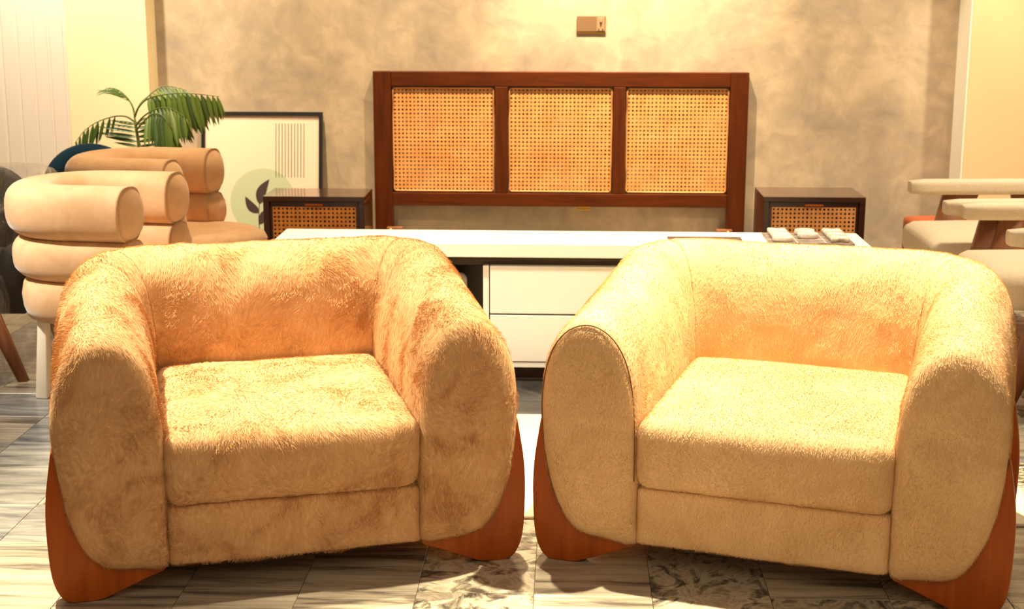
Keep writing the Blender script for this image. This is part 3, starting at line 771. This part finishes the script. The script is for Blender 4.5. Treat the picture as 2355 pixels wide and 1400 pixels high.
rbox('padded_cube', .27, .24, .15, .02, M['orange_leather'], ot, 10, .012, Matrix.Translation((0, 0, .21)))
rbox('base_frame', .24, .22, .03, .01, M['chair_wood'], ot, 4, 0, Matrix.Translation((0, 0, .03)))

# ------------------------------------------------------------------ palm
pl = empty('potted_palm', (-1.93, 6.98, 0), 0, 'green parlour palm in a pot between the ring chairs and the plaster wall', 'plant')
vs_, fs = [], []; n = 28
prof = [(0, 0), (.10, 0), (.135, .22), (.145, .225), (.145, .25), (.125, .25), (.12, .225), (0, .225)]
for r, z in prof:
    for k in range(n): vs_.append((r*math.cos(2*PI*k/n), r*math.sin(2*PI*k/n), z))
for i in range(len(prof)-1):
    for k in range(n): fs.append((i*n+k, i*n+(k+1) % n, (i+1)*n+(k+1) % n, (i+1)*n+k))
pyobj('pot', vs_, fs, M['terracotta'], pl, True)
disc_v = [(.118*math.cos(2*PI*k/n), .118*math.sin(2*PI*k/n), .232) for k in range(n)]
pyobj('soil', disc_v+[(0, 0, .24)], [(k, (k+1) % n, n) for k in range(n)], M['soil'], pl)
# one leaflet mesh: narrow blade, folded along the midrib, bending down; tip along +x, unit length
def leaflet_mesh(mat, nm):
    vs_, fs = [], []; K = 6
    for k in range(K+1):
        t = k/K; w = .085*math.sin(PI*min(1, t**.7*.98+.02))**.8+.002; z = -.10*t*t
        vs_ += [(t, -w, z-.02*w/.085), (t, 0, z+.01), (t, w, z-.02*w/.085)]
    for k in range(K):
        b = 3*k; fs += [(b, b+3, b+4, b+1), (b+1, b+4, b+5, b+2)]
    me = bpy.data.meshes.new(nm); me.from_pydata(vs_, [], fs); me.materials.append(mat); me.shade_smooth(); return me
LM = [leaflet_mesh(M['leaf'], 'leaflet'), leaflet_mesh(M['leaf_light'], 'leaflet')]
SX = 1/480.0            # metres per photograph pixel around the palm
def frond(pts, nl, ll, droop, light, y=0.0, spread=1.0, lean=0.0):
    """pts: stalk in metres x,z relative to the pot; leaflets along the outer part"""
    P = []
    ctrl = [Vector((x, y+dy, z)) for x, dy, z in pts]
    n = len(ctrl)
    for i in range(n-1):
        p0, p1, p2, p3 = ctrl[max(i-1, 0)], ctrl[i], ctrl[i+1], ctrl[min(i+2, n-1)]
        for s in range(5):
            t = s/5; P.append(.5*((2*p1)+(-p0+p2)*t+(2*p0-5*p1+4*p2-p3)*t*t+(-p0+3*p1-3*p2+p3)*t**3))
    P.append(ctrl[-1]); N = len(P)
    st = tube('frond', P, [.005*(1-.75*k/(N-1)) for k in range(N)], M['stem'], pl, 6)
    k0 = int(N*.35)
    for k in range(nl):
        f = k0+(N-1-k0)*(k+.3)/nl; i = min(int(f), N-2); p = P[i].lerp(P[i+1], f-i); tan = (P[i+1]-P[i]).normalized()
        for sd in (-1, 1):
            side = tan.cross(Vector((0, 0, 1)))
            if side.length < .1: side = Vector((0, 1, 0))
            side.normalize()
            # leaflets spread sideways, forward and hang by 'droop'
            d = (side*sd*spread*(.75)+tan*.55+Vector((sd*lean, 0, -droop*random.uniform(.75, 1.2)))).normalized()
            L = ll*(1-.45*abs(2*k/nl-.8))*random.uniform(.85, 1.1)
            xa = d; za = (tan if abs(d.dot(tan)) < .9 else Vector((0, 0, 1))); za = (Vector((0, 0, 1))*.6+Vector((0, -1, 0))*random.uniform(.3, .9)); za = (za-xa*za.dot(xa)).normalized(); ya = za.cross(xa)
            o = bpy.data.objects.new('leaflet', LM[1 if random.random() < light else 0]); COL.objects.link(o); o.parent = st
            Mx = Matrix(((xa.x, ya.x, za.x, p.x), (xa.y, ya.y, za.y, p.y), (xa.z, ya.z, za.z, p.z), (0, 0, 0, 1)))
            o.matrix_local = Mx @ Matrix.Diagonal((L, L*.8, L, 1))
def Pq(px, py, dy=0):     # photograph pixel -> metres relative to the pot on the palm's own plane
    d = fw+rt2*((px-1177.5)/3375)-up2*((py-700)/3375); y = 6.98+dy; t = y/d.y
    return (d.x*t+1.93, dy, 1.45+d.z*t)
st_b = Pq(322, 345)
stem_pts = [(0, 0, .23), (st_b[0]*.6, 0, .45), st_b, Pq(312, 290), Pq(309, 258)]
tube('trunk', stem_pts, [.012, .011, .009, .007, .005], M['stem'], pl, 8)
S = Pq(310, 268)
frond([S, Pq(305, 245), Pq(290, 222), Pq(268, 205), Pq(243, 203), ], 7, .11, .25, .3, spread=.5)
frond([Pq(309, 280), Pq(290, 268), Pq(262, 268), Pq(225, 280), Pq(195, 300), Pq(172, 330)], 9, .15, 1.5, 0, spread=.35)
frond([S, Pq(322, 240), Pq(340, 222, .02), Pq(370, 200, .04), Pq(400, 200, .06), Pq(430, 208, .08)], 13, .23, .7, .4, spread=.8)
frond([S, Pq(320, 245, -.02), Pq(345, 225, -.05), Pq(400, 215, -.1), Pq(450, 216, -.12), Pq(505, 222, -.14)], 15, .23, 1.7, .75, spread=.4)
frond([Pq(312, 290), Pq(330, 268, -.05), Pq(360, 250, -.1), Pq(395, 250, -.13), Pq(425, 270, -.15)], 11, .22, 1.2, .7, spread=.7)
frond([Pq(313, 300), Pq(330, 280, -.08), Pq(352, 262, -.14), Pq(375, 268, -.18), Pq(395, 300, -.2)], 10, .22, 1.3, .4, spread=.7)
frond([Pq(312, 285), Pq(335, 272, .05), Pq(365, 280, .1), Pq(385, 310, .12), Pq(392, 345, .12)], 9, .14, .9, .2, spread=.7)
frond([Pq(322, 380), Pq(319, 350), Pq(316, 325), Pq(314, 300), Pq(312, 282)], 6, .20, .25, 0, spread=.1, lean=1.6)
print('tiles', cnt, 'objects', len(bpy.data.objects))
